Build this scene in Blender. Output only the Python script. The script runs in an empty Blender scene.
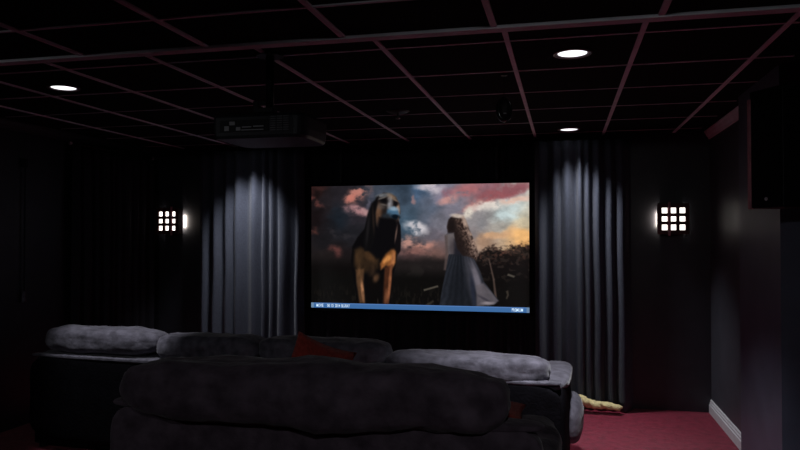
import bpy, bmesh, math, random
import numpy as np
from mathutils import Vector, Matrix, noise

random.seed(7)
S = bpy.context.scene
COL = S.collection
PI = math.pi

# ------------------------------------------------------------------ render look
S.view_settings.view_transform = 'Standard'
S.view_settings.look = 'None'
S.view_settings.gamma = 1.0
S.view_settings.exposure = 0.0
S.view_settings.use_curve_mapping = False
S.cycles.use_denoising = True
S.cycles.max_bounces = 8
S.cycles.diffuse_bounces = 5
S.cycles.sample_clamp_indirect = 4.0
w = bpy.data.worlds.new('world'); S.world = w
w.use_nodes = True
w.node_tree.nodes['Background'].inputs[0].default_value = (0.0, 0.0, 0.0, 1)
w.node_tree.nodes['Background'].inputs[1].default_value = 0.0

# room (camera stands at x = y = 0)
XL, XR, YB, YF = -4.357, 1.261, -1.2, 6.618
ZC, ZN, YSTEP = 2.494, 2.371, 2.718
EYE = 1.558

# ------------------------------------------------------------------ materials
def lin(c):
    return tuple((x/12.92 if x <= .04045 else ((x+.055)/1.055)**2.4) for x in [v/255 for v in c])

def mat(name, rgb, rough=.8, metal=0.0, scale=30, vary=.25, bump=0.0, bscale=None, spec=.3, sheen=0.0, detail=4, dist=.02):
    m = bpy.data.materials.new(name); m.use_nodes = True
    nt = m.node_tree; b = nt.nodes['Principled BSDF']
    tc = nt.nodes.new('ShaderNodeTexCoord')
    n = nt.nodes.new('ShaderNodeTexNoise'); n.inputs['Scale'].default_value = scale; n.inputs['Detail'].default_value = detail
    nt.links.new(tc.outputs['Object'], n.inputs['Vector'])
    r = nt.nodes.new('ShaderNodeValToRGB')
    r.color_ramp.elements[0].position = .3; r.color_ramp.elements[1].position = .7
    r.color_ramp.elements[0].color = (*[max(0, c*(1-vary)) for c in rgb], 1)
    r.color_ramp.elements[1].color = (*[min(1, c*(1+vary)) for c in rgb], 1)
    nt.links.new(n.outputs['Fac'], r.inputs['Fac'])
    nt.links.new(r.outputs['Color'], b.inputs['Base Color'])
    b.inputs['Roughness'].default_value = rough
    b.inputs['Metallic'].default_value = metal
    b.inputs['Specular IOR Level'].default_value = spec
    if sheen:
        b.inputs['Sheen Weight'].default_value = sheen
        b.inputs['Sheen Roughness'].default_value = .4
    if bump:
        n2 = nt.nodes.new('ShaderNodeTexNoise'); n2.inputs['Scale'].default_value = bscale or scale*3; n2.inputs['Detail'].default_value = 3
        nt.links.new(tc.outputs['Object'], n2.inputs['Vector'])
        bp = nt.nodes.new('ShaderNodeBump'); bp.inputs['Strength'].default_value = bump; bp.inputs['Distance'].default_value = dist
        nt.links.new(n2.outputs['Fac'], bp.inputs['Height'])
        nt.links.new(bp.outputs['Normal'], b.inputs['Normal'])
    return m

def emit(name, rgb, strength):
    m = bpy.data.materials.new(name); m.use_nodes = True
    nt = m.node_tree; b = nt.nodes['Principled BSDF']
    b.inputs['Base Color'].default_value = (*[min(1, c)*.6 for c in rgb], 1)
    b.inputs['Emission Color'].default_value = (*rgb, 1)
    b.inputs['Emission Strength'].default_value = strength
    return m

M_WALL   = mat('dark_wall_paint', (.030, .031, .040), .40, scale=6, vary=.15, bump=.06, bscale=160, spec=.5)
M_WALLR  = mat('lit_wall_paint', (.070, .072, .090), .45, scale=6, vary=.12, bump=.06, bscale=160, spec=.45)  # dark wall paint, lightened to carry the ambient light on the right wall
M_COLUMN = mat('lit_satin_paint', (.085, .095, .140), .46, scale=5, vary=.12, bump=.05, bscale=160, spec=.5)  # lighter and bluer, to carry the screen light on the pilaster
M_TILE   = mat('black_ceiling_tile', (.012, .010, .012), .95, scale=60, vary=.35, bump=.5, bscale=140, spec=.1)
M_RAIL   = mat('ceiling_grid_metal', (.84, .84, .90), .6, scale=8, vary=.1, spec=.3)
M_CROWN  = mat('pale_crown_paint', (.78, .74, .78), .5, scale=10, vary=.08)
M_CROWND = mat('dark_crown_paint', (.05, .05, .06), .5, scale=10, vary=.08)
M_WHITE  = mat('white_trim_paint', (.76, .76, .80), .45, scale=12, vary=.06)
M_CARPET = mat('wine_red_carpet', (.27, .024, .053), 1.0, scale=16, vary=.26, bump=.8, bscale=420, spec=.05, sheen=.15, dist=.01)
M_SOFA   = mat('charcoal_microfibre', (.105, .098, .122), .9, scale=15, vary=.42, bump=.35, bscale=38, spec=.12, sheen=.22, detail=6, dist=.012)
M_SOFAD  = mat('shaded_sofa_cloth', (.0045, .004, .0055), .9, scale=12, vary=.25, bump=.2, bscale=60, spec=.04)  # near black: shade behind and below the sofa painted into its cloth
M_SOFAN  = mat('dark_plum_microfibre', (.080, .060, .077), .92, scale=12, vary=.42, bump=.4, bscale=34, spec=.1, sheen=.15, detail=6, dist=.012)
M_RED    = mat('brick_red_cushion_cloth', (.30, .042, .032), .95, scale=70, vary=.25, bump=.5, bscale=260, spec=.1, sheen=.1)
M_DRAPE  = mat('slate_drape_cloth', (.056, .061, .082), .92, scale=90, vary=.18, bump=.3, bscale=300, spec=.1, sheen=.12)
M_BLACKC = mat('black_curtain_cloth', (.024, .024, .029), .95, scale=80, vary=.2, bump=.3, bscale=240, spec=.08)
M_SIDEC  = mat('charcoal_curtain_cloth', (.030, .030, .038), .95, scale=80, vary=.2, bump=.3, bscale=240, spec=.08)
M_BLACK  = mat('matte_black_plastic', (.010, .010, .012), .5, scale=60, vary=.1, bump=.1, bscale=300)
M_BLACKG = mat('glossy_black_plastic', (.012, .014, .016), .12, scale=20, vary=.1, spec=.6)
M_PROJ   = mat('projector_shell', (.020, .020, .026), .42, scale=60, vary=.1, bump=.12, bscale=400, spec=.4)
M_GREYP  = mat('pale_grey_plastic', (.45, .45, .47), .4, scale=30, vary=.05)
M_CAN    = mat('downlight_trim_metal', (.30, .27, .29), .35, metal=.3, scale=30, vary=.08)
M_WOOD   = mat('mahogany_lattice_wood', (.085, .022, .024), .45, scale=18, vary=.35, spec=.4)
M_WOODP  = mat('light_paled_wood', (.50, .22, .25), .45, scale=18, vary=.3, spec=.4)  # reddish wood, paled so that lamp glow sits in its colour
M_GRILLE = mat('speaker_grille_cloth', (.008, .008, .009), .95, scale=300, vary=.3, bump=.3, bscale=600, spec=.05)
M_YELLOW = mat('pale_yellow_cloth', (.84, .70, .36), .95, scale=40, vary=.2, bump=.6, bscale=90)
M_BRASS  = mat('sprinkler_metal', (.55, .5, .48), .3, metal=.8, scale=30, vary=.05)
M_DIFF   = emit('sconce_diffuser_glass', (1.0, .93, .86), 2.2)
M_BULB   = emit('bulb_glow', (1.0, .84, .64), 3.0)
M_LENS   = emit('downlight_lens_glow', (.97, .97, 1.0), 1.6)

# ------------------------------------------------------------------ helpers
def link(name, me, m, parent=None, smooth=False):
    o = bpy.data.objects.new(name, me); COL.objects.link(o)
    if m is not None: me.materials.append(m)
    if parent is not None: o.parent = parent
    if smooth:
        for p in me.polygons: p.use_smooth = True
    return o

def fin(name, bm, m, parent=None, smooth=False):
    bmesh.ops.recalc_face_normals(bm, faces=bm.faces)
    me = bpy.data.meshes.new(name); bm.to_mesh(me); bm.free()
    return link(name, me, m, parent, smooth)

def add_box(bm, x0, x1, y0, y1, z0, z1, bev=0.0, rot=None):
    t = bmesh.new()
    bmesh.ops.create_cube(t, size=1)
    for v in t.verts:
        v.co = Vector(((x0+x1)/2+v.co.x*(x1-x0), (y0+y1)/2+v.co.y*(y1-y0), (z0+z1)/2+v.co.z*(z1-z0)))
    if bev:
        bmesh.ops.bevel(t, geom=list(t.edges), offset=bev, segments=3, profile=.6, affect='EDGES')
    if rot is not None:
        bmesh.ops.transform(t, matrix=rot, verts=list(t.verts))
    me = bpy.data.meshes.new('tmp'); t.to_mesh(me); t.free(); bm.from_mesh(me); bpy.data.meshes.remove(me)

def add_cyl(bm, p0, p1, r0, r1=None, seg=20):
    r1 = r0 if r1 is None else r1
    p0, p1 = Vector(p0), Vector(p1); d = p1-p0
    q = d.to_track_quat('Z', 'Y').to_matrix().to_4x4()
    bmesh.ops.create_cone(bm, cap_ends=True, segments=seg, radius1=r0, radius2=r1, depth=d.length, matrix=Matrix.Translation((p0+p1)/2) @ q)

def add_lathe(bm, prof, c=(0, 0, 0), seg=32):
    rings = []
    for r, z in prof:
        rings.append([bm.verts.new((c[0]+r*math.cos(2*PI*i/seg), c[1]+r*math.sin(2*PI*i/seg), c[2]+z)) for i in range(seg)])
    for a, b in zip(rings[:-1], rings[1:]):
        for i in range(seg):
            bm.faces.new((a[i], a[(i+1) % seg], b[(i+1) % seg], b[i]))
    return rings

def puff(c, d, p=3.0, n=14, rough=.0, freq=4.0, seed=0, sag=0.0, lean=0.0):
    """rounded upholstered block: superellipsoid with soft lumps."""
    bm = bmesh.new()
    bmesh.ops.create_cube(bm, size=2)
    bmesh.ops.subdivide_edges(bm, edges=list(bm.edges), cuts=n, use_grid_fill=True)
    off = Vector((seed*3.17, seed*1.31, seed*7.7))
    for v in bm.verts:
        x, y, z = v.co
        k = (abs(x)**p+abs(y)**p+abs(z)**p)**(1/p)
        q = v.co/k
        s = Vector((q.x*d[0]/2, q.y*d[1]/2, q.z*d[2]/2))
        if rough:
            nv = noise.fractal(Vector((s.x*freq, s.y*freq*1.3, s.z*freq*1.6))+off, .9, 2.1, 4)
            nn = Vector((q.x/d[0], q.y/d[1], q.z/d[2])).normalized()
            s += nn*nv*rough
        if sag: s.z -= sag*(1-min(1, (2*s.x/d[0])**2))*max(0, q.z)
        if lean: s.y += lean*s.z
        v.co = s+Vector(c)
    return bm

def thing(name, label, cat, loc=(0, 0, 0), rz=0.0, group=None):
    o = bpy.data.objects.new(name, None); COL.objects.link(o)
    o.location = loc; o.rotation_euler = (0, 0, rz)
    o.empty_display_size = .1
    return tag(o, label, cat, group)

def tag(o, label, cat, group=None):
    o['label'] = label; o['category'] = cat
    if group: o['group'] = group
    return o

def struct(o, label=None):
    o['kind'] = 'structure'
    if label: o['label'] = label
    return o

def copy_tree(o, parent=None):
    c = o.copy(); COL.objects.link(c)
    if parent is not None: c.parent = parent
    for ch in [x for x in bpy.data.objects if x.parent == o]:
        copy_tree(ch, c)
    return c

# ------------------------------------------------------------------ room shell
T = .12
def slab(name, x0, x1, y0, y1, z0, z1, m, label):
    bm = bmesh.new(); add_box(bm, x0, x1, y0, y1, z0, z1)
    return struct(fin(name, bm, m), label)

slab('floor', XL-T, XR+T, YB-T, YF+T, -.12, 0, M_CARPET, 'wine red carpet')
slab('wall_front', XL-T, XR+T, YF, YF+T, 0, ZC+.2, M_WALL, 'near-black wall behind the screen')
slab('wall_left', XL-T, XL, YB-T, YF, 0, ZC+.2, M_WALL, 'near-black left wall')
slab('wall_right', XR, XR+T, YB-T, YF, 0, ZC+.2, M_WALLR, 'dark right wall with ambient light in its paint')
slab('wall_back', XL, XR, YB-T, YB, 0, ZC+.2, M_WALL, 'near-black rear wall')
slab('wall_column', 1.14, XR, 4.13, 5.03, 0, ZC, M_COLUMN, 'satin pilaster projecting from the right wall, screen light in its paint')
slab('ceiling', XL, XR, YSTEP, YF, ZC, ZC+.12, M_TILE, 'black tiled raised ceiling')
slab('ceiling_soffit', XL, XR, YB, YSTEP, ZN, ZC+.12, M_TILE, 'black tiled lower ceiling over the back row')
slab('floor_riser', -3.0, .2, YB, 3.42, 0, .25, M_CARPET, 'carpeted riser under the back sofa')

ntrim = [0]
def rail(x0, x1, y0, y1, z, h, label):
    ntrim[0] += 1
    bm = bmesh.new(); add_box(bm, x0, x1, y0, y1, z-h, z+.002, .0015)
    return struct(fin('trim_%d' % ntrim[0], bm, M_RAIL), label)
RW = .0125
railx = [-.871+.61*i for i in range(-5, 4)]
for x in railx:
    rail(x-RW, x+RW, YSTEP+.02, YF-.02, ZC, .008, 'ceiling grid runner')
    rail(x-RW, x+RW, YB+.02, YSTEP-.012, ZN, .008, 'ceiling grid runner')
for j in range(6):
    y = 3.3236+.6155*j
    hw = .008 if j < 2 else .005
    rail(XL+.1, XR-.1, y-hw, y+hw, ZC, .005 if j < 2 else .0025, 'ceiling cross rail')
for j in range(5):
    y = 2.294-.6155*j
    rail(XL+.02, XR-.02, y-.008, y+.008, ZN, .006, 'ceiling cross rail')
rail(XL+.02, XR-.02, YSTEP-.052, YSTEP+.004, ZN, .013, 'edge angle of the lower ceiling')

def profile_strip(name, pts, y0, y1, m, label):
    """moulding: (x, z) profile swept along y."""
    bm = bmesh.new()
    a = [bm.verts.new((x, y0, z)) for x, z in pts]; b = [bm.verts.new((x, y1, z)) for x, z in pts]
    n = len(pts)
    for i in range(n): bm.faces.new((a[i], a[(i+1) % n], b[(i+1) % n], b[i]))
    bm.faces.new(a); bm.faces.new(b)
    return struct(fin(name, bm, m), label)
def crown(x, s):
    return [(x, ZC), (x-s*.046, ZC), (x-s*.046, ZC-.012), (x-s*.036, ZC-.022), (x-s*.028, ZC-.042), (x-s*.014, ZC-.056), (x-s*.012, ZC-.072), (x, ZC-.072)]
ntrim[0] += 1
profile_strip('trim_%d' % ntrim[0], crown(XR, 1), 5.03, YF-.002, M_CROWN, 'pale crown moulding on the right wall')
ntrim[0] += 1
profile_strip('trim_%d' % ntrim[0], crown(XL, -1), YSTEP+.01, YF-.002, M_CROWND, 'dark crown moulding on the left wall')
bx = XR
profile_strip('baseboard_right', [(bx, 0), (bx-.022, 0), (bx-.022, .070), (bx-.016, .076), (bx-.016, .090), (bx-.010, .098), (bx-.010, .109), (bx-.004, .117), (bx, .117)], 5.03, YF-.002, M_WHITE, 'white moulded baseboard')

# ------------------------------------------------------------------ curtains
def curtain(name, p0, p1, z0, z1, n, amp, m, seed, label, group=None, side=(0, -1), flare=0.0, spread=None, recede=0.0):
    rnd = random.Random(seed)
    # irregular pleats
    cuts = [0]
    for i in range(n): cuts.append(cuts[-1]+rnd.uniform(.6, 1.4))
    cuts = [c/cuts[-1] for c in cuts]
    amps = [rnd.uniform(.55, 1.15) for _ in range(n)]
    skew = [rnd.uniform(.75, 1.35) for _ in range(n)]
    P0, P1 = Vector(p0), Vector(p1)
    cols = n*14; rows = 26
    bm = bmesh.new(); grid = []
    for j in range(rows+1):
        t = j/rows; z = z1+(z0-z1)*t; row = []
        for i in range(cols+1):
            u = i/cols
            k = max(q for q in range(n) if cuts[q] <= u+1e-9)
            f = (u-cuts[k])/(cuts[k+1]-cuts[k])
            wv = amps[k]*(math.sin(PI*f**skew[k])**1.6*2-1)
            wv += .25*noise.noise(Vector((u*n*1.3, z*1.2, seed)))
            a = amp*wv*(.75+.35*t)
            du = .012*noise.noise(Vector((u*3, z*1.5, seed+9)))
            base = P0.lerp(P1, u+du*(1 if 0 < i < cols else .4))
            if flare: base = base+(P1-P0).normalized()*flare*t*t*(u-.0)
            row.append(bm.verts.new((base.x+side[0]*a, base.y+side[1]*a+recede*t, z)))
        grid.append(row)
    for j in range(rows):
        for i in range(cols):
            bm.faces.new((grid[j][i], grid[j][i+1], grid[j+1][i+1], grid[j+1][i]))
    o = fin(name, bm, m, smooth=True)
    sm = o.modifiers.new('cloth', 'SOLIDIFY'); sm.thickness = .006; sm.offset = 0
    return tag(o, label, 'curtain', group)

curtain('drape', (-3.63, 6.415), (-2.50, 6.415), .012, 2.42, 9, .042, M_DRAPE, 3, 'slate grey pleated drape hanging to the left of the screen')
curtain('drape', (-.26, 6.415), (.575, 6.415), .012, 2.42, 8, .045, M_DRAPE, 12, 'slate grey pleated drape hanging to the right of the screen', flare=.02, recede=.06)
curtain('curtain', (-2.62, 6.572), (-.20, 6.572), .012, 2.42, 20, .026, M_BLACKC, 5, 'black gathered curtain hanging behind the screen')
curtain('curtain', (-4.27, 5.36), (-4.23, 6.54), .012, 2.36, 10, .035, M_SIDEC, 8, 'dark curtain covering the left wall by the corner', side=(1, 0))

# rod of the left-wall curtain, with a pale end ball near the corner
t = thing('curtain_rod', 'curtain rod with a pale end knob along the left wall', 'curtain rod', (-4.25, 5.9, 2.385))
bm = bmesh.new(); add_cyl(bm, (0, -.60, 0), (0, .62, 0), .010); fin('rod', bm, M_BLACK, t, True)
for yy in (.64, -.62):
    bm = bmesh.new(); bmesh.ops.create_uvsphere(bm, u_segments=16, v_segments=10, radius=.018, matrix=Matrix.Translation((0, yy, 0)))
    f = fin('finial', bm, M_GREYP, t, True); f['label'] = 'pale round end knob'
for yy in (-.5, .55):
    bm = bmesh.new(); add_box(bm, -.107, .006, yy-.008, yy+.008, -.014, -.002); fin('bracket', bm, M_BLACK, t)

# pull cord on the left wall
t = thing('pull_cord', 'thin pull cord with a small tassel on the left wall', 'cord', (-4.335, 4.85, 2.2))
bm = bmesh.new(); add_cyl(bm, (0, 0, -.06), (0, 0, -1.12), .006, seg=10); fin('cord', bm, M_SIDEC, t, True)
bm = bmesh.new(); add_box(bm, -.022, .012, -.02, .02, -.07, 0.0, .004); fin('hook', bm, M_SIDEC, t)
bm = bmesh.new(); add_lathe(bm, [(.001, .05), (.012, .045), (.016, .02), (.018, -.02), (.02, -.045), (.001, -.046)], (0, 0, -1.14), 14); fin('tassel', bm, M_SOFA, t, True)

# ------------------------------------------------------------------ projection screen
SX0, SX1, SZ0, SZ1, SY = -2.4465, -.3139, .8535, 2.0542, 6.50

def paint():
    W_, H_ = 480, 270
    u = (np.arange(W_)+.5)/W_; v = (np.arange(H_)+.5)/H_
    U, V = np.meshgrid(u, v)
    # canvas units: 738 across, about 425 down
    PX = 5+738*U; TOP = 17-12*U; PY = TOP+V*(411+28*U)
    def vn(fx, fy, seed):
        r = np.random.default_rng(seed); g = r.random((int(fy)+3, int(fx)+3))
        x = U*fx; y = V*fy; xi = x.astype(int); yi = y.astype(int)
        a = x-xi; b = y-yi; a = a*a*(3-2*a); b = b*b*(3-2*b)
        return (g[yi, xi]*(1-a)+g[yi, xi+1]*a)*(1-b)+(g[yi+1, xi]*(1-a)+g[yi+1, xi+1]*a)*b
    def fbm(fx, fy, seed, o=5):
        s = 0; w_ = 0; k = 1
        for i in range(o): s = s+k*vn(fx*2**i, fy*2**i, seed+i*13); w_ += k; k *= .55
        return s/w_
    img = np.zeros((H_, W_, 3))
    n1 = fbm(6, 7, 21); n2 = fbm(10, 9, 77); n3 = fbm(18, 16, 5); n5 = .5*n3+.5*fbm(30, 22, 911, 4); fine = fbm(60, 40, 91, 3); curl = fbm(120, 70, 64, 2)
    wx = 16*(n2-.5)+14*(n3-.5); wy = 14*(fbm(10, 9, 177)-.5)+12*(fbm(22, 16, 205)-.5)
    def sm(x, a, b):
        q = np.clip((x-a)/(b-a), 0, 1); return q*q*(3-2*q)
    def mix(mask, col):
        m_ = np.clip(mask, 0, 1)[..., None]
        img[:] = img*(1-m_)+np.array(col, float)*m_
    def ell(cx, cy, rx, ry, ang=0, soft=.5, warp=0):
        dx = PX+warp*wx-cx; dy = PY+warp*wy-cy; c, s = math.cos(ang), math.sin(ang)
        d = np.sqrt(((dx*c+dy*s)/rx)**2+((-dx*s+dy*c)/ry)**2)
        return 1-sm(d, 1-soft, 1+soft)
    def poly(pts, soft=3.0, warp=0):
        X, Y = PX+warp*wx, PY+warp*wy
        d2 = np.full(U.shape, 1e9); inside = np.zeros(U.shape, bool); n = len(pts)
        for i in range(n):
            x0, y0 = pts[i]; x1, y1 = pts[(i+1) % n]
            ex, ey = x1-x0, y1-y0; L = ex*ex+ey*ey+1e-9
            tt = np.clip(((X-x0)*ex+(Y-y0)*ey)/L, 0, 1)
            d2 = np.minimum(d2, (X-x0-tt*ex)**2+(Y-y0-tt*ey)**2)
            inside ^= ((y0 > Y) != (y1 > Y)) & (X < (x1-x0)*(Y-y0)/(y1-y0+1e-9)+x0)
        return sm(np.sqrt(d2)*np.where(inside, 1, -1), -soft, soft)
    # ---- sky from a palette of tones
    pal = [(20, 30, 34, 22, 22), (60, 80, 42, 36, 40), (20, 130, 28, 20, 22), (100, 120, 32, 40, 50), (150, 165, 38, 38, 44), (60, 200, 32, 30, 34),
           (100, 240, 32, 27, 29), (110, 40, 44, 40, 46), (170, 110, 56, 50, 58), (240, 30, 70, 78, 92), (330, 60, 66, 82, 100), (350, 110, 70, 90, 108),
           (340, 150, 72, 100, 122), (390, 30, 64, 92, 122), (330, 20, 58, 74, 92), (420, 20, 176, 170, 184), (450, 42, 146, 138, 158), (430, 90, 92, 102, 120),
           (395, 130, 94, 102, 118), (460, 140, 124, 122, 134), (435, 185, 108, 104, 116), (440, 215, 140, 112, 110), (500, 85, 128, 124, 138), (560, 130, 160, 154, 156),
           (600, 20, 150, 108, 118), (690, 90, 206, 218, 216), (660, 120, 186, 202, 204), (590, 145, 146, 144, 148), (640, 160, 170, 164, 156), (720, 140, 212, 198, 168),
           (690, 180, 222, 178, 130), (730, 195, 240, 178, 108), (600, 195, 184, 146, 118), (560, 175, 146, 136, 138), (440, 245, 132, 98, 90), (360, 250, 88, 66, 66),
           (420, 268, 56, 47, 47), (60, 265, 40, 33, 33), (150, 255, 34, 28, 30), (250, 200, 40, 38, 44)]
    num = np.zeros_like(img); den = np.zeros(U.shape)
    for x, y, r, g, b in pal:
        k = 1/(((PX+wx*2-x)**2+(PY+wy*2-y)**2)/400+1)**1.9
        num += k[..., None]*np.array([r, g, b]); den += k
    img[:] = num/den[..., None]*.95
    img[:] = img*(.82+.36*n3[..., None])
    # pink and pale clouds
    def cloud(cx, cy, rx, ry, ang, col, a=1.0, lo=.38, hi=.60, nz=None):
        mix(ell(cx, cy, rx, ry, ang, .6, 1.6)*sm(n5 if nz is None else nz, lo, hi+.06)*a, col)
    cloud(172, 40, 44, 26, -.7, (196, 128, 114), .95, .30, .52); cloud(150, 55, 20, 12, -.4, (196, 120, 106), .9, .3, .5)
    cloud(168, 98, 42, 15, .12, (182, 134, 136), .95, .30, .50); cloud(200, 105, 18, 12, .6, (180, 140, 140), .8, .3, .5)
    cloud(215, 62, 9, 26, .2, (110, 104, 122), .7, .3, .5)
    cloud(95, 238, 26, 20, .5, (110, 64, 60), .85, .3, .55); cloud(20, 72, 26, 12, .5, (120, 66, 60), .8, .3, .5); cloud(22, 30, 22, 30, 0, (60, 34, 32), .8, .4, .6)
    cloud(16, 165, 16, 12, 0, (98, 58, 52), .8, .3, .5); cloud(40, 20, 30, 10, 0, (70, 42, 40), .7, .3, .55)
    cloud(110, 175, 60, 9, .2, (64, 58, 62), .6, .35, .6)
    cloud(370, 62, 9, 14, 0, (150, 120, 122), .9, .25, .45)
    cloud(372, 160, 40, 17, .25, (206, 200, 204), 1, .25, .48); cloud(352, 205, 36, 22, .1, (196, 146, 132), .95, .25, .5)
    cloud(400, 215, 32, 16, -.1, (196, 138, 122), .9, .28, .5); cloud(380, 238, 60, 12, 0, (150, 104, 96), .8, .3, .55)
    cloud(420, 20, 42, 16, .1, (200, 190, 198), .9, .3, .5); cloud(480, 62, 30, 18, -.3, (196, 146, 142), 1, .28, .5); cloud(478, 40, 20, 12, 0, (150, 100, 112), .8, .3, .5)
    cloud(545, 30, 50, 20, -.3, (176, 112, 116), 1, .28, .52); cloud(660, 38, 100, 22, -.28, (160, 92, 98), 1, .26, .48); cloud(575, 84, 52, 12, -.35, (188, 126, 122), .95, .26, .48)
    cloud(690, 18, 60, 18, 0, (150, 92, 100), .9, .3, .5)
    cloud(545, 108, 24, 14, -.7, (222, 212, 198), 1, .2, .42); cloud(620, 82, 60, 14, -.2, (226, 216, 206), .95, .3, .5); cloud(700, 62, 50, 10, -.2, (226, 186, 168), .9, .3, .5)
    cloud(680, 110, 50, 20, -.3, (206, 222, 222), .8, .35, .6); cloud(720, 188, 40, 20, 0, (246, 190, 122), .9, .25, .5); cloud(640, 185, 50, 12, 0, (216, 168, 126), .8, .3, .5)
    # ---- land
    hz = 262+14*(n2-.5)+8*(n3-.5)
    mix(sm(PY, hz-16, hz+14), (36, 31, 31))
    mix(sm(PY, 240, 300)*(1-sm(PX, 170, 330)), (16, 13, 13))
    mix(sm(PY, 285, 335), (15, 14, 13))
    mix(ell(390, 300, 80, 18, 0, .8)*sm(n3, .4, .6)*.5, (46, 42, 40))
    mix(sm(PY, 330, 400)*sm(fbm(130, 24, 33, 2), .56, .72)*.3, (52, 46, 38))
    # trees
    tl = 228-14*sm(PX, 660, 735)+50*(n3-.5)+22*(fbm(34, 26, 407, 4)-.5)+40*(1-sm(PX, 560, 610))
    tree = sm(PY-tl+30*(fbm(90, 60, 511, 2)-.5), -16, 16)*sm(PX, 548, 585)
    mix(tree*.95, (22, 18, 18))
    mix(tree*sm(fbm(90, 70, 611, 3), .42, .80)*(1-sm(PY, 235, 300))*.7, (120, 80, 66))
    mix(tree*sm(fine, .58, .70)*(1-sm(PY, 330, 400))*.4, (70, 58, 52))
    mix(tree*sm(PY, 290, 360)*.6, (13, 12, 11))
    mix(poly([(612, 262), (616, 262), (632, 330), (640, 395), (632, 395), (626, 330)], 2.5)*.75, (98, 80, 72))
    mix(poly([(676, 312), (698, 320), (694, 326), (672, 318)], 2.5)*.7, (112, 104, 92))
    mix(poly([(668, 372), (676, 368), (678, 385), (672, 398), (668, 396), (672, 384)], 2.5)*.6, (92, 82, 70))
    mix(poly([(398, 366), (446, 352), (448, 358), (400, 372)], 2.5)*.7, (112, 104, 90)); mix(poly([(404, 418), (430, 402), (434, 408), (410, 424)], 2.5)*.5, (80, 74, 62))
    # ---- hound
    mix(poly([(212, 110), (196, 160), (170, 190), (152, 222), (148, 270), (156, 330), (166, 380), (172, 430), (290, 434), (288, 390), (292, 330), (304, 280), (310, 246), (304, 200), (290, 140)], 4), (11, 10, 12))
    fur = .75+.5*fbm(60, 16, 311, 3)
    def furmix(mask, col): 
        m_ = np.clip(mask, 0, 1)[..., None]; img[:] = img*(1-m_)+np.array(col, float)*fur[..., None]*m_
    furmix(poly([(160, 232), (182, 224), (214, 238), (246, 262), (244, 296), (218, 306), (196, 310), (170, 312), (158, 286)], 9)*.9, (56, 40, 26))
    furmix(ell(176, 258, 13, 26, .1, .8)*.7, (84, 60, 38)); furmix(ell(215, 255, 24, 12, .6, .8)*.6, (88, 60, 36))
    furmix(poly([(268, 244), (288, 226), (304, 236), (302, 276), (288, 298), (270, 286), (252, 300), (250, 280)], 6)*.95, (150, 92, 46))
    furmix(ell(276, 262, 18, 8, -.7, .7)*.95, (226, 150, 78)); furmix(ell(295, 262, 7, 26, .1, .7)*.7, (190, 122, 76))
    furmix(poly([(164, 300), (194, 296), (192, 340), (198, 412), (178, 414), (168, 352)], 5)*.95, (86, 60, 40))
    furmix(ell(188, 372, 5, 34, -.12, .7)*.9, (172, 120, 84)); furmix(ell(176, 322, 8, 26, 0, .8)*.6, (112, 80, 52))
    furmix(poly([(266, 292), (292, 282), (288, 340), (278, 414), (258, 416), (262, 350)], 5)*.9, (84, 46, 28))
    furmix(ell(283, 345, 5, 58, .08, .7)*.9, (158, 98, 64)); furmix(ell(270, 392, 6, 24, .1, .7)*.7, (140, 88, 58))
    mix(ell(228, 338, 24, 40, 0, .6)*.9, (14, 11, 10)); furmix(ell(222, 306, 13, 16, .4, .8)*.6, (70, 50, 36)); furmix(ell(236, 328, 9, 14, .5, .8)*.7, (108, 76, 52))
    mix(ell(232, 400, 26, 30, 0, .6), (12, 11, 11)); mix(poly([(240, 398), (243, 398), (244, 420), (240, 420)], 2)*.5, (70, 62, 54))
    mix(poly([(218, 120), (310, 120), (306, 200), (292, 228), (262, 250), (238, 262), (214, 236), (205, 180)], 9), (12, 11, 14))
    # head
    mix(poly([(236, 52), (262, 38), (284, 40), (304, 52), (316, 76), (319, 108), (312, 128), (300, 170), (262, 178), (236, 150), (226, 100)], 4), (38, 32, 31))
    furmix(ell(262, 46, 24, 6, -.15, .7)*.9, (112, 114, 118)); furmix(ell(290, 52, 16, 8, .5, .7)*.8, (142, 118, 98)); furmix(ell(282, 60, 8, 10, .2, .8)*.7, (130, 122, 118))
    furmix(ell(243, 108, 11, 30, .05, .8)*.85, (112, 80, 58)); furmix(ell(252, 84, 14, 10, 0, .8)*.6, (96, 84, 78))
    furmix(ell(312, 96, 6, 22, -.05, .6)*.85, (170, 136, 114))
    furmix(ell(284, 78, 9, 16, .1, .8)*.9, (140, 138, 142))
    mix(ell(263, 65, 14, 8, .1, .8)*.95, (13, 12, 15)); mix(ell(256, 56, 18, 3, -.3, .8)*.6, (140, 134, 130)); mix(ell(262, 79, 12, 3, .2, .8)*.5, (120, 110, 104))
    mix(ell(304, 75, 8, 7, .4, .8)*.95, (18, 16, 19)); mix(ell(304, 64, 8, 3, .5, .8)*.6, (150, 124, 104))
    mix(poly([(274, 96), (298, 86), (312, 97), (317, 116), (310, 126), (288, 122), (272, 110)], 6), (72, 108, 136))
    mix(ell(296, 92, 16, 7, .1, .7)*.8, (150, 170, 186))
    mix(ell(272, 118, 16, 10, -.2, .7)*.8, (40, 48, 56))
    mix(ell(303, 120, 15, 8, .15, .5), (10, 22, 32))
    mix(poly([(246, 122), (300, 128), (308, 140), (302, 186), (266, 196), (240, 170)], 7), (12, 11, 14))
    furmix(ell(312, 140, 4, 18, .05, .7)*.7, (110, 84, 70))
    # ears
    mix(poly([(244, 50), (220, 74), (205, 112), (196, 160), (190, 206), (196, 236), (214, 234), (228, 208), (234, 160), (233, 108), (240, 78)], 5), (15, 14, 16))
    mix(ell(207, 160, 5, 50, .1, .8)*.5, (46, 42, 44)); mix(ell(226, 130, 4, 40, -.05, .8)*.5, (62, 46, 38))
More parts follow.
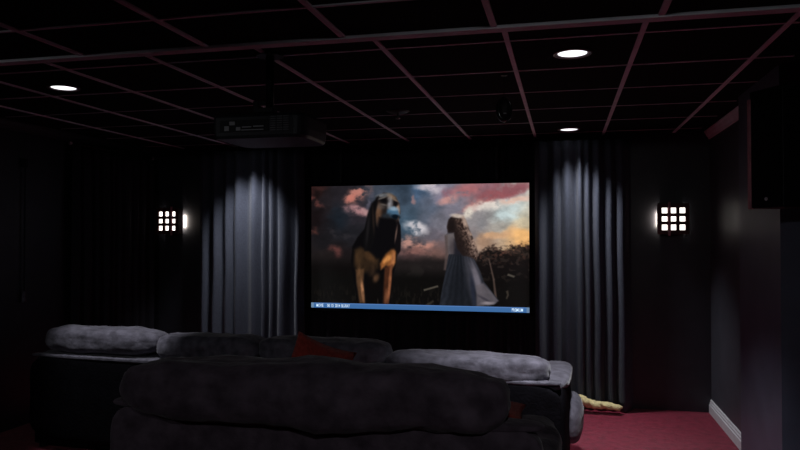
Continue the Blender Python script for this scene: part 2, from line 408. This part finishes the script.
    mix(poly([(311, 128), (320, 150), (322, 190), (320, 236), (312, 248), (304, 236), (298, 196), (304, 150)], 3), (18, 15, 18))
    mix(ell(305, 178, 3, 26, .15, .7)*.6, (140, 110, 96))
    # ---- long-haired figure in a gown, back turned
    mix(poly([(470, 182), (486, 172), (530, 176), (556, 190), (560, 250), (580, 290), (598, 340), (622, 372), (646, 404), (630, 418), (596, 426), (452, 420), (462, 362), (474, 300), (482, 246), (474, 216)], 3), (40, 44, 54))
    mix(poly([(470, 180), (500, 172), (508, 210), (500, 246), (482, 248), (474, 216)], 5)*.85, (118, 108, 108))
    mix(ell(496, 226, 12, 26, 0, .7)*.8, (74, 66, 70))
    mix(poly([(469, 186), (479, 182), (481, 240), (478, 276), (474, 302), (466, 300), (472, 244)], 4)*.8, (92, 78, 76))
    sk = poly([(484, 248), (556, 246), (580, 290), (598, 340), (622, 372), (646, 404), (630, 418), (596, 426), (452, 420), (462, 362), (474, 300)], 3)
    fan = (PX-520)/(np.maximum(PY-175, 20))
    fold = .5+.5*np.sin(fan*62+5*n3)
    mix(sk*fold*.35, (56, 58, 65)); mix(sk*(1-fold)*.6, (22, 24, 28))
    mix(sk*sm(-fan, .08, .26)*(.35+.4*fold), (60, 65, 76))
    mix(sk*ell(545, 310, 10, 66, -.12, .8)*.8, (86, 84, 94))
    mix(sk*ell(574, 330, 12, 62, -.28, .7)*.95, (116, 110, 120))
    mix(sk*ell(562, 370, 7, 50, -.1, .7)*.7, (46, 50, 70))
    mix(sk*poly([(572, 352), (596, 344), (622, 374), (646, 404), (628, 416), (574, 424)], 5)*.85, (102, 95, 101))
    mix(sk*ell(600, 398, 24, 4, .5, .7)*.7, (60, 56, 66)); mix(sk*ell(612, 412, 20, 5, 0, .7)*.6, (176, 164, 168))
    mix(sk*ell(515, 370, 34, 80, 0, .8)*.6, (26, 30, 36))
    mix(poly([(500, 196), (556, 204), (560, 248), (500, 252)], 7)*.8, (36, 34, 42))
    mix(sk*(1-sm(PX-.1*PY, 490, 540))*.4, (26, 28, 34))
    # hair
    hair = poly([(480, 172), (478, 150), (484, 128), (498, 114), (514, 110), (530, 118), (540, 136), (550, 164), (562, 190), (572, 216), (580, 250), (572, 266), (556, 256), (530, 250), (512, 228), (504, 196), (500, 172)], 4, .35)
    mix(hair, (46, 34, 31))
    wav = .5*curl+.5*fbm(150, 60, 733, 2)
    mix(hair*sm(wav, .30, .72)*sm(PX-PY*.35, 430, 492)*.85, (150, 122, 108))
    mix(hair*(1-sm(PX-.42*PY, 432, 462))*.6, (34, 26, 26))
    for k_ in range(5):
        mix(ell(546+6*k_, 172+18*k_, 5, 9, -.5, .8)*.55, (176, 148, 134))
    mix(ell(512, 117, 22, 7, .1, .6)*.9, (206, 190, 178)); mix(ell(536, 138, 6, 20, -.35, .7)*.8, (190, 164, 148)); mix(ell(562, 200, 5, 34, -.35, .7)*.6*sm(curl, .3, .6), (190, 160, 142))
    mix(ell(494, 152, 10, 20, 0, .6)*.7, (30, 23, 23))
    img[:] = np.clip(img*(.94+.12*fine[..., None]), 0, 255)
    img[:] = 255*(img/255)**1.10; g_ = img.mean(-1, keepdims=True); img[:] = g_+(img-g_)*.9
    # caption bar, with a paler block at either end
    bar = V > .959
    img[bar] = (62, 106, 160)
    img[bar & (V < .967)] = (82, 122, 180)
    img[bar & (U < .012)] = (110, 140, 170); img[bar & (U > .988)] = (100, 128, 160)
    return img

img = paint()
H_, W_ = img.shape[:2]
lc = img/255; lc = np.where(lc <= .04045, lc/12.92, ((lc+.055)/1.055)**2.4)
xs = np.linspace(SX0, SX1, W_+1); zs = np.linspace(SZ1, SZ0, H_+1)
vx, vz = np.meshgrid(xs, zs)
co = np.stack([vx, np.zeros_like(vx), vz], -1).reshape(-1, 3)
ii = np.arange(H_)[:, None]*(W_+1)+np.arange(W_)[None, :]
quads = np.stack([ii, ii+W_+1, ii+W_+2, ii+1], -1).reshape(-1, 4)

scr = thing('projection_screen', 'wide glowing screen showing a hound and a long-haired figure under clouds', 'screen', (0, SY, 0))
me = bpy.data.meshes.new('picture')
me.vertices.add(len(co)); me.vertices.foreach_set('co', co.astype(np.float32).ravel())
me.loops.add(quads.size); me.loops.foreach_set('vertex_index', quads.astype(np.int32).ravel())
me.polygons.add(len(quads)); me.polygons.foreach_set('loop_start', np.arange(0, quads.size, 4, dtype=np.int32))
me.update(calc_edges=True)
at = me.color_attributes.new('tone', 'FLOAT_COLOR', 'CORNER')
cc = np.concatenate([lc.reshape(-1, 3), np.ones((H_*W_, 1))], 1)
at.data.foreach_set('color', np.repeat(cc, 4, axis=0).astype(np.float32).ravel())
mp = bpy.data.materials.new('screen_picture'); mp.use_nodes = True
nt = mp.node_tree; b = nt.nodes['Principled BSDF']
an = nt.nodes.new('ShaderNodeAttribute'); an.attribute_name = 'tone'
nt.links.new(an.outputs['Color'], b.inputs['Emission Color'])
b.inputs['Base Color'].default_value = (.02, .02, .02, 1); b.inputs['Roughness'].default_value = .9
b.inputs['Specular IOR Level'].default_value = .05
b.inputs['Emission Strength'].default_value = 1.0
pic = link('picture', me, mp, scr); pic['label'] = 'moving picture with a blue caption bar'
FW_ = .03
bm = bmesh.new()
add_box(bm, SX0-FW_, SX0, -.015, .03, SZ0-FW_, SZ1+FW_); add_box(bm, SX1, SX1+FW_, -.015, .03, SZ0-FW_, SZ1+FW_)
add_box(bm, SX0, SX1, -.015, .03, SZ0-FW_, SZ0); add_box(bm, SX0, SX1, -.015, .03, SZ1, SZ1+FW_)
fin('frame', bm, M_GRILLE, scr)
bm = bmesh.new(); add_box(bm, SX0, SX1, .006, .026, SZ0, SZ1); fin('backing', bm, M_BLACK, scr)
for x in (SX0+.3, SX1-.3):
    bm = bmesh.new(); add_box(bm, x-.012, x+.012, .012, .018, SZ1+FW_, ZC); fin('hanger', bm, M_BLACK, scr)
M_TEXT = emit('caption_text_glow', (.62, .78, .95), 1.0)
def caption(body, x, wid):
    cu = bpy.data.curves.new('caption_text', 'FONT'); cu.body = body; cu.size = .042; cu.offset = .0006
    tmp = bpy.data.objects.new('tmp_text', cu); COL.objects.link(tmp)
    bpy.context.view_layer.update()
    dg = bpy.context.evaluated_depsgraph_get()
    m2 = bpy.data.meshes.new_from_object(tmp.evaluated_get(dg))
    bpy.data.objects.remove(tmp); bpy.data.curves.remove(cu)
    xs_ = [v.co.x for v in m2.vertices]
    k = wid/(max(xs_)-min(xs_))
    m2.transform(Matrix.Translation((x, -.004, SZ0+.010)) @ Matrix.Rotation(PI/2, 4, 'X') @ Matrix.Diagonal((k, 1, 1, 1)) @ Matrix.Translation((-min(xs_), 0, 0)))
    m2.name = 'caption_text'
    o = link('caption_text', m2, M_TEXT, scr); o['label'] = 'pale lettering on the blue bar'
for body, px, wid in (('MOVIE', 317, .072), ('08', 328.5, .026), ('15', 332.6, .026), ('2014', 336.8, .052), ('BLURAY', 343.6, .085), ('PREMIUM', 512.8, .102)):
    caption(body, SX0+(px-311.3)/218*(SX1-SX0), wid)

# ------------------------------------------------------------------ sconces
def make_sconce(loc, acc, label):
    t = thing('wall_sconce', label, 'wall lamp', loc, 0, 'lattice wall sconces')
    # origin on the wall, lamp projects to -y
    bm = bmesh.new(); add_box(bm, -.075, .075, -.018, -.001, -.10, .10, .004); fin('backplate', bm, M_BLACK, t)
    bm = bmesh.new(); add_box(bm, -.110, .110, -.131, -.118, -.124, .124, .004); d = fin('diffuser', bm, M_DIFF, t); d['label'] = 'glowing white glass'
    bm = bmesh.new(); add_lathe(bm, [(.004, -.05), (.018, -.045), (.024, -.02), (.022, .01), (.012, .035), (.010, .06)], (0, -.07, 0), 20); fin('bulb', bm, M_BULB, t, True)
    L = bpy.data.lights.new('sconce_lamp', 'AREA'); L.shape = 'RECTANGLE'; L.size = .02; L.size_y = .13; L.energy = .9; L.color = (1.0, .86, .70)
    lo = bpy.data.objects.new('lamp', L); COL.objects.link(lo); lo.parent = t; lo.location = (math.copysign(.108, -loc[0]-1.5), -.030, 0); lo.rotation_euler = (PI/2, 0, 0)
    for x in (-.119, .119):
        bm = bmesh.new(); add_box(bm, x-.007, x+.007, -.135, -.045, -.13, .13, .002); fin('side_panel', bm, M_WOOD, t)
    bm = bmesh.new()
    for x in (-.114, -.036, .036, .114):
        hw = .017 if abs(x) > .1 else .0145
        add_box(bm, x-hw, x+hw, -.150, -.132, -.137, .137, .002)
    for z in (-.116, -.036, .036, .116):
        hz = .018 if abs(z) > .1 else .0145
        add_box(bm, -.130, .130, -.152, -.134, z-hz, z+hz, .002)
    fin('lattice', bm, M_WOOD, t)
    bm = bmesh.new(); add_box(bm, acc-.009, acc+.009, -.166, -.150, -.15, .15, .002); s = fin('accent_strip', bm, M_WOODP, t); s['label'] = 'upright wood strip paled by painted lamp bloom'
    for z in (-.122, .122):
        bm = bmesh.new(); add_box(bm, -.10, .10, -.134, -.003, z-.004, z+.004); fin('cap', bm, M_WOOD, t)
    return t
make_sconce((.935, YF, 1.712), -.036, 'square wooden lattice sconce glowing on the wall right of the screen')
make_sconce((-4.035, YF, 1.718), .060, 'square wooden lattice sconce glowing on the wall left of the screen')

# ------------------------------------------------------------------ downlights
def make_downlight(loc, watts, label, spot=82, blend=.6, glow=None, tilt=0, roll=0, soft=.05, col=(.93, .95, 1.0)):
    t = thing('downlight', label, 'ceiling light', loc, 0, 'recessed ceiling downlights')
    bm = bmesh.new(); add_lathe(bm, [(.073, .004), (.094, .002), (.098, -.004), (.094, -.009), (.080, -.008), (.073, -.003), (.073, .004)], seg=40)
    fin('trim_ring', bm, M_CAN, t, True)
    bm = bmesh.new(); bmesh.ops.create_circle(bm, cap_ends=True, segments=40, radius=.074, matrix=Matrix.Translation((0, 0, -.0025)))
    l = fin('lens', bm, glow or M_LENS, t)
    for p in l.data.polygons:
        if p.normal.z > 0: l.data.flip_normals(); break
    L = bpy.data.lights.new('downlight_lamp', 'SPOT'); L.energy = watts; L.color = col
    L.spot_size = math.radians(spot); L.spot_blend = blend; L.shadow_soft_size = soft
    lo = bpy.data.objects.new('lamp', L); COL.objects.link(lo); lo.parent = t; lo.location = (0, 0, -.02); lo.rotation_euler = (math.radians(tilt), math.radians(roll), 0)
    return t
M_DIM = emit('added_downlight_lens', (1.0, .97, .94), .9)  # dim lens for the added rear downlights
make_downlight((.044, 3.625, ZC), 230, 'large round downlight in the ceiling above the sofa end on the right', 72, .9, tilt=17)
make_downlight((.044, 6.205, ZC), 125, 'small round downlight in the ceiling just before the drape right of the screen', 78, 1.0, roll=-9, soft=.08)
make_downlight((-3.055, 3.73, ZC), 95, 'round downlight in the dark ceiling over the sofa end on the left', 39, .7, tilt=25, roll=2, soft=.03)
make_downlight((-3.006, 6.08, ZC), 130, 'round downlight hidden behind the projector, above the drape left of the screen', 76, 1.0, tilt=11, roll=2, soft=.08)
for x in (.044, -3.006):  # added lamps, out of view, to light the back of the near sofa
    make_downlight((x, -.2, ZN), 36, 'unseen downlight added at the back of the room to light the near sofa', 84, 1.0, M_DIM, tilt=61)

# ------------------------------------------------------------------ ceiling fittings
t = thing('ceiling_sprinkler', 'ceiling sprinkler with a dark round plate and pale nozzle', 'sprinkler', (-1.204, 5.01, ZC))
bm = bmesh.new(); add_lathe(bm, [(.001, -.022), (.03, -.022), (.075, -.010), (.088, -.002), (.088, .001)], seg=30); fin('escutcheon', bm, M_BLACK, t, True)
bm = bmesh.new(); add_cyl(bm, (0, 0, -.02), (0, 0, -.055), .007, seg=12); add_cyl(bm, (0, 0, -.055), (0, 0, -.059), .018, seg=16); fin('nozzle', bm, M_BRASS, t, True)

t = thing('pendant_speaker', 'glossy black oval speaker hanging on a thin cord from the ceiling', 'speaker', (-.335, 4.02, ZC), .25)
bm = bmesh.new(); add_cyl(bm, (0, 0, -.003), (0, 0, -.135), .0022, seg=8); fin('cord', bm, M_BLACK, t)
bm = bmesh.new(); add_cyl(bm, (0, 0, 0), (0, 0, -.008), .02, seg=16); fin('ceiling_cap', bm, M_BLACK, t)
bm = bmesh.new()
N = 40; K = 14; rings = []
for i in range(N):
    a = 2*PI*i/N; row = []
    for k in range(K):
        q = 2*PI*k/K; r = .012*math.cos(q)
        row.append(bm.verts.new(((.036+r)*math.cos(a), .018*math.sin(q), -.203+(.062+r)*math.sin(a))))
    rings.append(row)
for i in range(N):
    for k in range(K):
        bm.faces.new((rings[i][k], rings[(i+1) % N][k], rings[(i+1) % N][(k+1) % K], rings[i][(k+1) % K]))
fin('rim', bm, M_BLACKG, t, True)
bm = bmesh.new(); bmesh.ops.create_uvsphere(bm, u_segments=28, v_segments=16, radius=1, matrix=Matrix.Translation((0, .004, -.203)) @ Matrix.Diagonal((.036, .03, .062, 1)))
fin('body', bm, M_BLACK, t, True)
bm = bmesh.new(); add_box(bm, -.008, .008, -.0285, -.024, -.232, -.227); fin('badge', bm, M_GREYP, t)

# projector on its ceiling pole
t = thing('projector', 'black projector hanging from the ceiling on a pole', 'projector', (-1.47, 3.30, ZC))
bm = bmesh.new(); add_cyl(bm, (0, 0, -.001), (0, 0, -.012), .07, seg=28); fin('ceiling_plate', bm, M_BLACK, t)
bm = bmesh.new(); add_cyl(bm, (0, 0, -.01), (0, 0, -.285), .021, seg=20); fin('pole', bm, M_BLACK, t, True)
bm = bmesh.new()
add_box(bm, -.075, .03, -.03, .03, -.300, -.278, .003); add_box(bm, -.085, -.058, -.02, .02, -.345, -.24, .004)
add_box(bm, -.085, .012, -.012, .012, -.262, -.240, .003, None)
fin('bracket_arm', bm, M_BLACK, t)
bm = bmesh.new()
# shell: rounded-corner plan, slight taper to the underside
pl = []
W2, D0, D1, R = .242, -.15, .24, .07
for cx_, cy_, a0 in ((W2-R, D1-R, 0), (-W2+R, D1-R, 90), (-W2+.02, D0+.02, 180), (W2-R, D0+R, 270)):
    rr = .02 if a0 == 180 else R
    for k in range(7):
        a = math.radians(a0+15*k); pl.append((cx_+rr*math.cos(a), cy_+rr*math.sin(a)))
prof = [(.90, -.326), (.97, -.330), (1.0, -.344), (1.0, -.40), (.985, -.435), (.955, -.450)]
rg = [[bm.verts.new((x*s, y*s, z)) for x, y in pl] for s, z in prof]
for a, b2 in zip(rg[:-1], rg[1:]):
    for i in range(len(pl)): bm.faces.new((a[i], a[(i+1) % len(pl)], b2[(i+1) % len(pl)], b2[i]))
bm.faces.new(rg[0]); bm.faces.new(rg[-1])
shell = fin('shell', bm, M_PROJ, t)
yb = D0-.001
bm = bmesh.new()
for r_ in range(7):
    for c_ in range(3):
        add_box(bm, .070+c_*.034, .098+c_*.034, yb-.002, yb+.004, -.350-r_*.011, -.345-r_*.011)
fin('vent_grille', bm, mat('vent_plastic', (.16, .16, .17), .5), t)
bm = bmesh.new()
add_box(bm, -.20, .06, yb-.0015, yb+.003, -.418, -.360)
pp = fin('port_panel', bm, M_BLACK, t)
for (x0, x1, z0, z1) in ((-.175, -.150, -.412, -.388), (-.148, -.118, -.384, -.366), (-.112, -.088, -.412, -.394), (-.08, -.03, -.398, -.392), (-.02, .035, -.396, -.390), (-.085, .035, -.412, -.407)):
    bm = bmesh.new(); add_box(bm, x0, x1, yb-.004, yb+.001, z0, z1, .001); fin('port', bm, M_GREYP, pp)
bm = bmesh.new(); add_cyl(bm, (.10, D1-.01, -.375), (.10, D1+.035, -.375), .045, .042, 28); fin('lens_barrel', bm, M_BLACKG, t, True)

# ------------------------------------------------------------------ wall speaker on the right
t = thing('wall_speaker', 'black box speaker high on the right wall with a thin reddish wood edge', 'speaker', (.984, 3.79, 1.70), -math.radians(60))
# local x runs along its face, local -y is the face normal
def lm(bm): return bm
bm = bmesh.new(); add_box(bm, -.105, .105, 0, .16, 0, .60, .004); fin('cabinet', bm, M_BLACK, t)
bm = bmesh.new(); add_box(bm, -.084, .103, -.012, .001, .004, .596, .003); gr = fin('grille', bm, M_GRILLE, t)
bm = bmesh.new(); add_box(bm, -.107, -.085, -.014, .003, -.002, .56, .002); s = fin('edge_strip', bm, M_WOODP, t); s['label'] = 'reddish wood edge strip'
bm = bmesh.new(); add_cyl(bm, (.012, -.012, .045), (.012, -.015, .045), .009, seg=18); fin('badge', bm, M_GREYP, gr)
bm = bmesh.new(); add_box(bm, .00, .05, .15, .215, .25, .33, .004); fin('bracket', bm, M_BLACK, t)

# ------------------------------------------------------------------ sofas
def build_sofa(name, label, loc, width, n_seats, cuts, m, H_rim, H_top, armw, seed, depth=.92, back_m=None, head_d=.26, head_h=.25, head_y=.12, rough=.012, arm_z=.66, heads=None, offs=None, pad=.15):
    """origin at the back-left floor corner; x along the row, +y to the screen."""
    t = thing(name, label, 'sofa', loc)
    bm = bmesh.new(); add_box(bm, .03, width-.03, .06, depth-.08, .03, .27, .02); fin('base', bm, M_SOFAD, t)
    for x in (.08, width-.08):
        for y in (.10, depth-.14):
            bm = bmesh.new(); add_cyl(bm, (x, y, 0), (x, y, .05), .025, .03, 16); fin('leg', bm, M_BLACK, t)
    bm = puff((width/2, .05, (.08+H_rim)/2), (width-2*armw*.2, .10, H_rim-.08), 9, 18, .004, 5, seed)
    fin('back_panel', bm, back_m or M_SOFAD, t, True)
    bm = puff((width/2, .055, H_rim-.012), (width-2*armw*.2, .125, .034), 4, 18, .004, 6, seed+1)
    fin('back_rim', bm, m, t, True)
    for i in range(n_seats):
        a, b_ = cuts[i], cuts[i+1]; c = (a+b_)/2; wd = b_-a
        bm = puff((c, .52, .33), (wd-.01, .72, .21), 4, 14, rough*.7, 4, seed+i+20); fin('seat_cushion', bm, m, t, True)
        bm = puff((c, .20, .55), (wd-.008, .26, .40), 4, 14, rough*.7, 4, seed+i+40); fin('back_cushion', bm, m, t, True)
        
    hc = heads or cuts
    for i in range(len(hc)-1):
        c = (hc[i]+hc[i+1])/2; wd = hc[i+1]-hc[i]; dz = offs[i] if offs else 0
        bm = puff((c, head_y, H_top+dz-head_h/2), (wd+.014, head_d, head_h), 3.6, 24, rough*1.15, 5, seed+i+60, sag=.012); fin('headrest', bm, m, t, True)
    for s in (0, 1):
        x = armw/2 if s == 0 else width-armw/2
        bm = puff((x, depth*.5, .07+(arm_z-.09)/2), (armw, depth*.92, arm_z-.09), 6, 16, rough*.4, 5, seed+80+s); ar = fin('arm', bm, M_SOFAD if back_m is None else m, t, True)
        bm = puff((x+(.02 if s == 0 else -.02), depth*.50, arm_z-pad/2), (armw+.07, depth*.84, pad), 3.2, 18, rough, 5, seed+90+s); fin('arm_pad', bm, m, ar, True)
    return t

# row by the screen
x0 = -3.86
fr = build_sofa('theater_sofa', 'long charcoal sofa facing the screen, grey headrests catching light at both ends', (x0, 4.33, 0), 3.87, 4,
           [v-x0 for v in (-3.74, -2.79, -2.01, -1.11, -.10)], M_SOFA, .70, .885, .14, 1, head_h=.19, head_d=.30, head_y=.15, arm_z=.70, pad=.085, offs=[.015, 0, .01, -.045])
fr.rotation_euler.z = -.045
bm = puff((3.89-.02, .70, .335), (.17, .46, .32), 2.6, 16, .006, 5, 301); o = fin('arm_bolster', bm, M_SOFA, fr, True); o['label'] = 'rounded grey side bolster'
# back row, on the riser
x1 = -1.71
build_sofa('theater_sofa', 'dark plum sofa seen from behind, nearest to the camera', (x1, 2.296, .25), 1.675, 2,
           [v-x1 for v in (-1.60, -.90, -.190)], M_SOFAN, .69, .862, .155, 31, back_m=M_SOFAN, head_d=.28, head_h=.23, head_y=.07, arm_z=.545, rough=.016, heads=[.085, 1.525], offs=[0])

# ------------------------------------------------------------------ cushions
def cushion(label, corner, e1, e2, size, seed, th=.07):
    """square scatter cushion; corner is one tip, e1/e2 the directions of its two edges."""
    e1 = Vector(e1).normalized(); e2 = Vector(e2); e2 = (e2-e1*e2.dot(e1)).normalized(); n = e1.cross(e2)
    bm = bmesh.new(); G = 18; top = []; bot = []
    for i in range(G+1):
        ra, rb = [], []
        for j in range(G+1):
            u, v = i/G, j/G
            k = (16*u*(1-u)*v*(1-v))**.45
            pinch = .05*size
            du = -pinch*math.sin(PI*v)*(2*u-1); dv = -pinch*math.sin(PI*u)*(2*v-1)
            p = Vector(corner)+e1*(u*size+du)+e2*(v*size+dv)
            h = th*k*(1+.2*noise.noise(Vector((u*4, v*4, seed))))
            ra.append(bm.verts.new(p+n*h))
            rb.append(ra[-1] if i in (0, G) or j in (0, G) else bm.verts.new(p-n*h))
        top.append(ra); bot.append(rb)
    for i in range(G):
        for j in range(G):
            bm.faces.new((top[i][j], top[i+1][j], top[i+1][j+1], top[i][j+1]))
            f = (bot[i][j], bot[i][j+1], bot[i+1][j+1], bot[i+1][j])
            if len(set(f)) == 4:
                try: bm.faces.new(f)
                except ValueError: pass
    o = fin('throw_cushion', bm, M_RED, smooth=True)
    return tag(o, label, 'cushion', 'red throw cushions')
cushion('brick red cushion with its corner poking up above the near sofa', (-1.125, 2.84, 1.146), (-.32, -.20, -.87), (.56, .66, -.50), .32, 2, .055)
cushion('brick red cushion lying on the near sofa arm, only its edge showing', (-.395, 2.68, .842), (1, 0, .02), (0, 1, .06), .24, 5, .038)

# ------------------------------------------------------------------ yellow cloth by the drape hem
bm = bmesh.new()
path = [(.03, 6.36, .15), (.10, 6.36, .14), (.17, 6.36, .115), (.23, 6.36, .088), (.30, 6.36, .085), (.36, 6.36, .08), (.42, 6.36, .074), (.49, 6.36, .066)]
NP = 48; K = 16; rings = []
for i in range(NP+1):
    f = i/NP*(len(path)-1); k = min(int(f), len(path)-2); q = f-k
    c = Vector(path[k]).lerp(Vector(path[k+1]), q)
    end = min(1, 12*min(i/NP, 1-i/NP)+.25)
    row = []
    for j in range(K):
        a = 2*PI*j/K
        nz = 1+.45*noise.noise(Vector((i*.16, math.cos(a)*.9, math.sin(a)*.9)))+.18*noise.noise(Vector((i*.5, math.cos(a)*2, 7+math.sin(a)*2)))
        ry = .05*end*nz; rz = (.05 if i < NP*.5 else .036)*end*nz*(.55 if math.sin(a) > 0 else 1)
        row.append(bm.verts.new((c.x+.01*noise.noise(Vector((i*.5, j, 3))), c.y+ry*math.cos(a), max(.002, c.z+rz*math.sin(a)))))
    rings.append(row)
for i in range(NP):
    for j in range(K): bm.faces.new((rings[i][j], rings[i][(j+1) % K], rings[i+1][(j+1) % K], rings[i+1][j]))
bm.faces.new(rings[0]); bm.faces.new(rings[-1])
tag(fin('crumpled_cloth', bm, M_YELLOW, smooth=True), 'crumpled pale yellow cloth on the carpet at the drape hem', 'cloth')

# ------------------------------------------------------------------ camera
cam = bpy.data.cameras.new('camera'); cam.sensor_width = 36; cam.lens = 692.63*36/800
cam.clip_start = .02
co_ = bpy.data.objects.new('camera', cam); COL.objects.link(co_)
co_.location = (0, 0, EYE); co_.rotation_euler = (PI/2+.0165, 0, .2328)
S.camera = co_
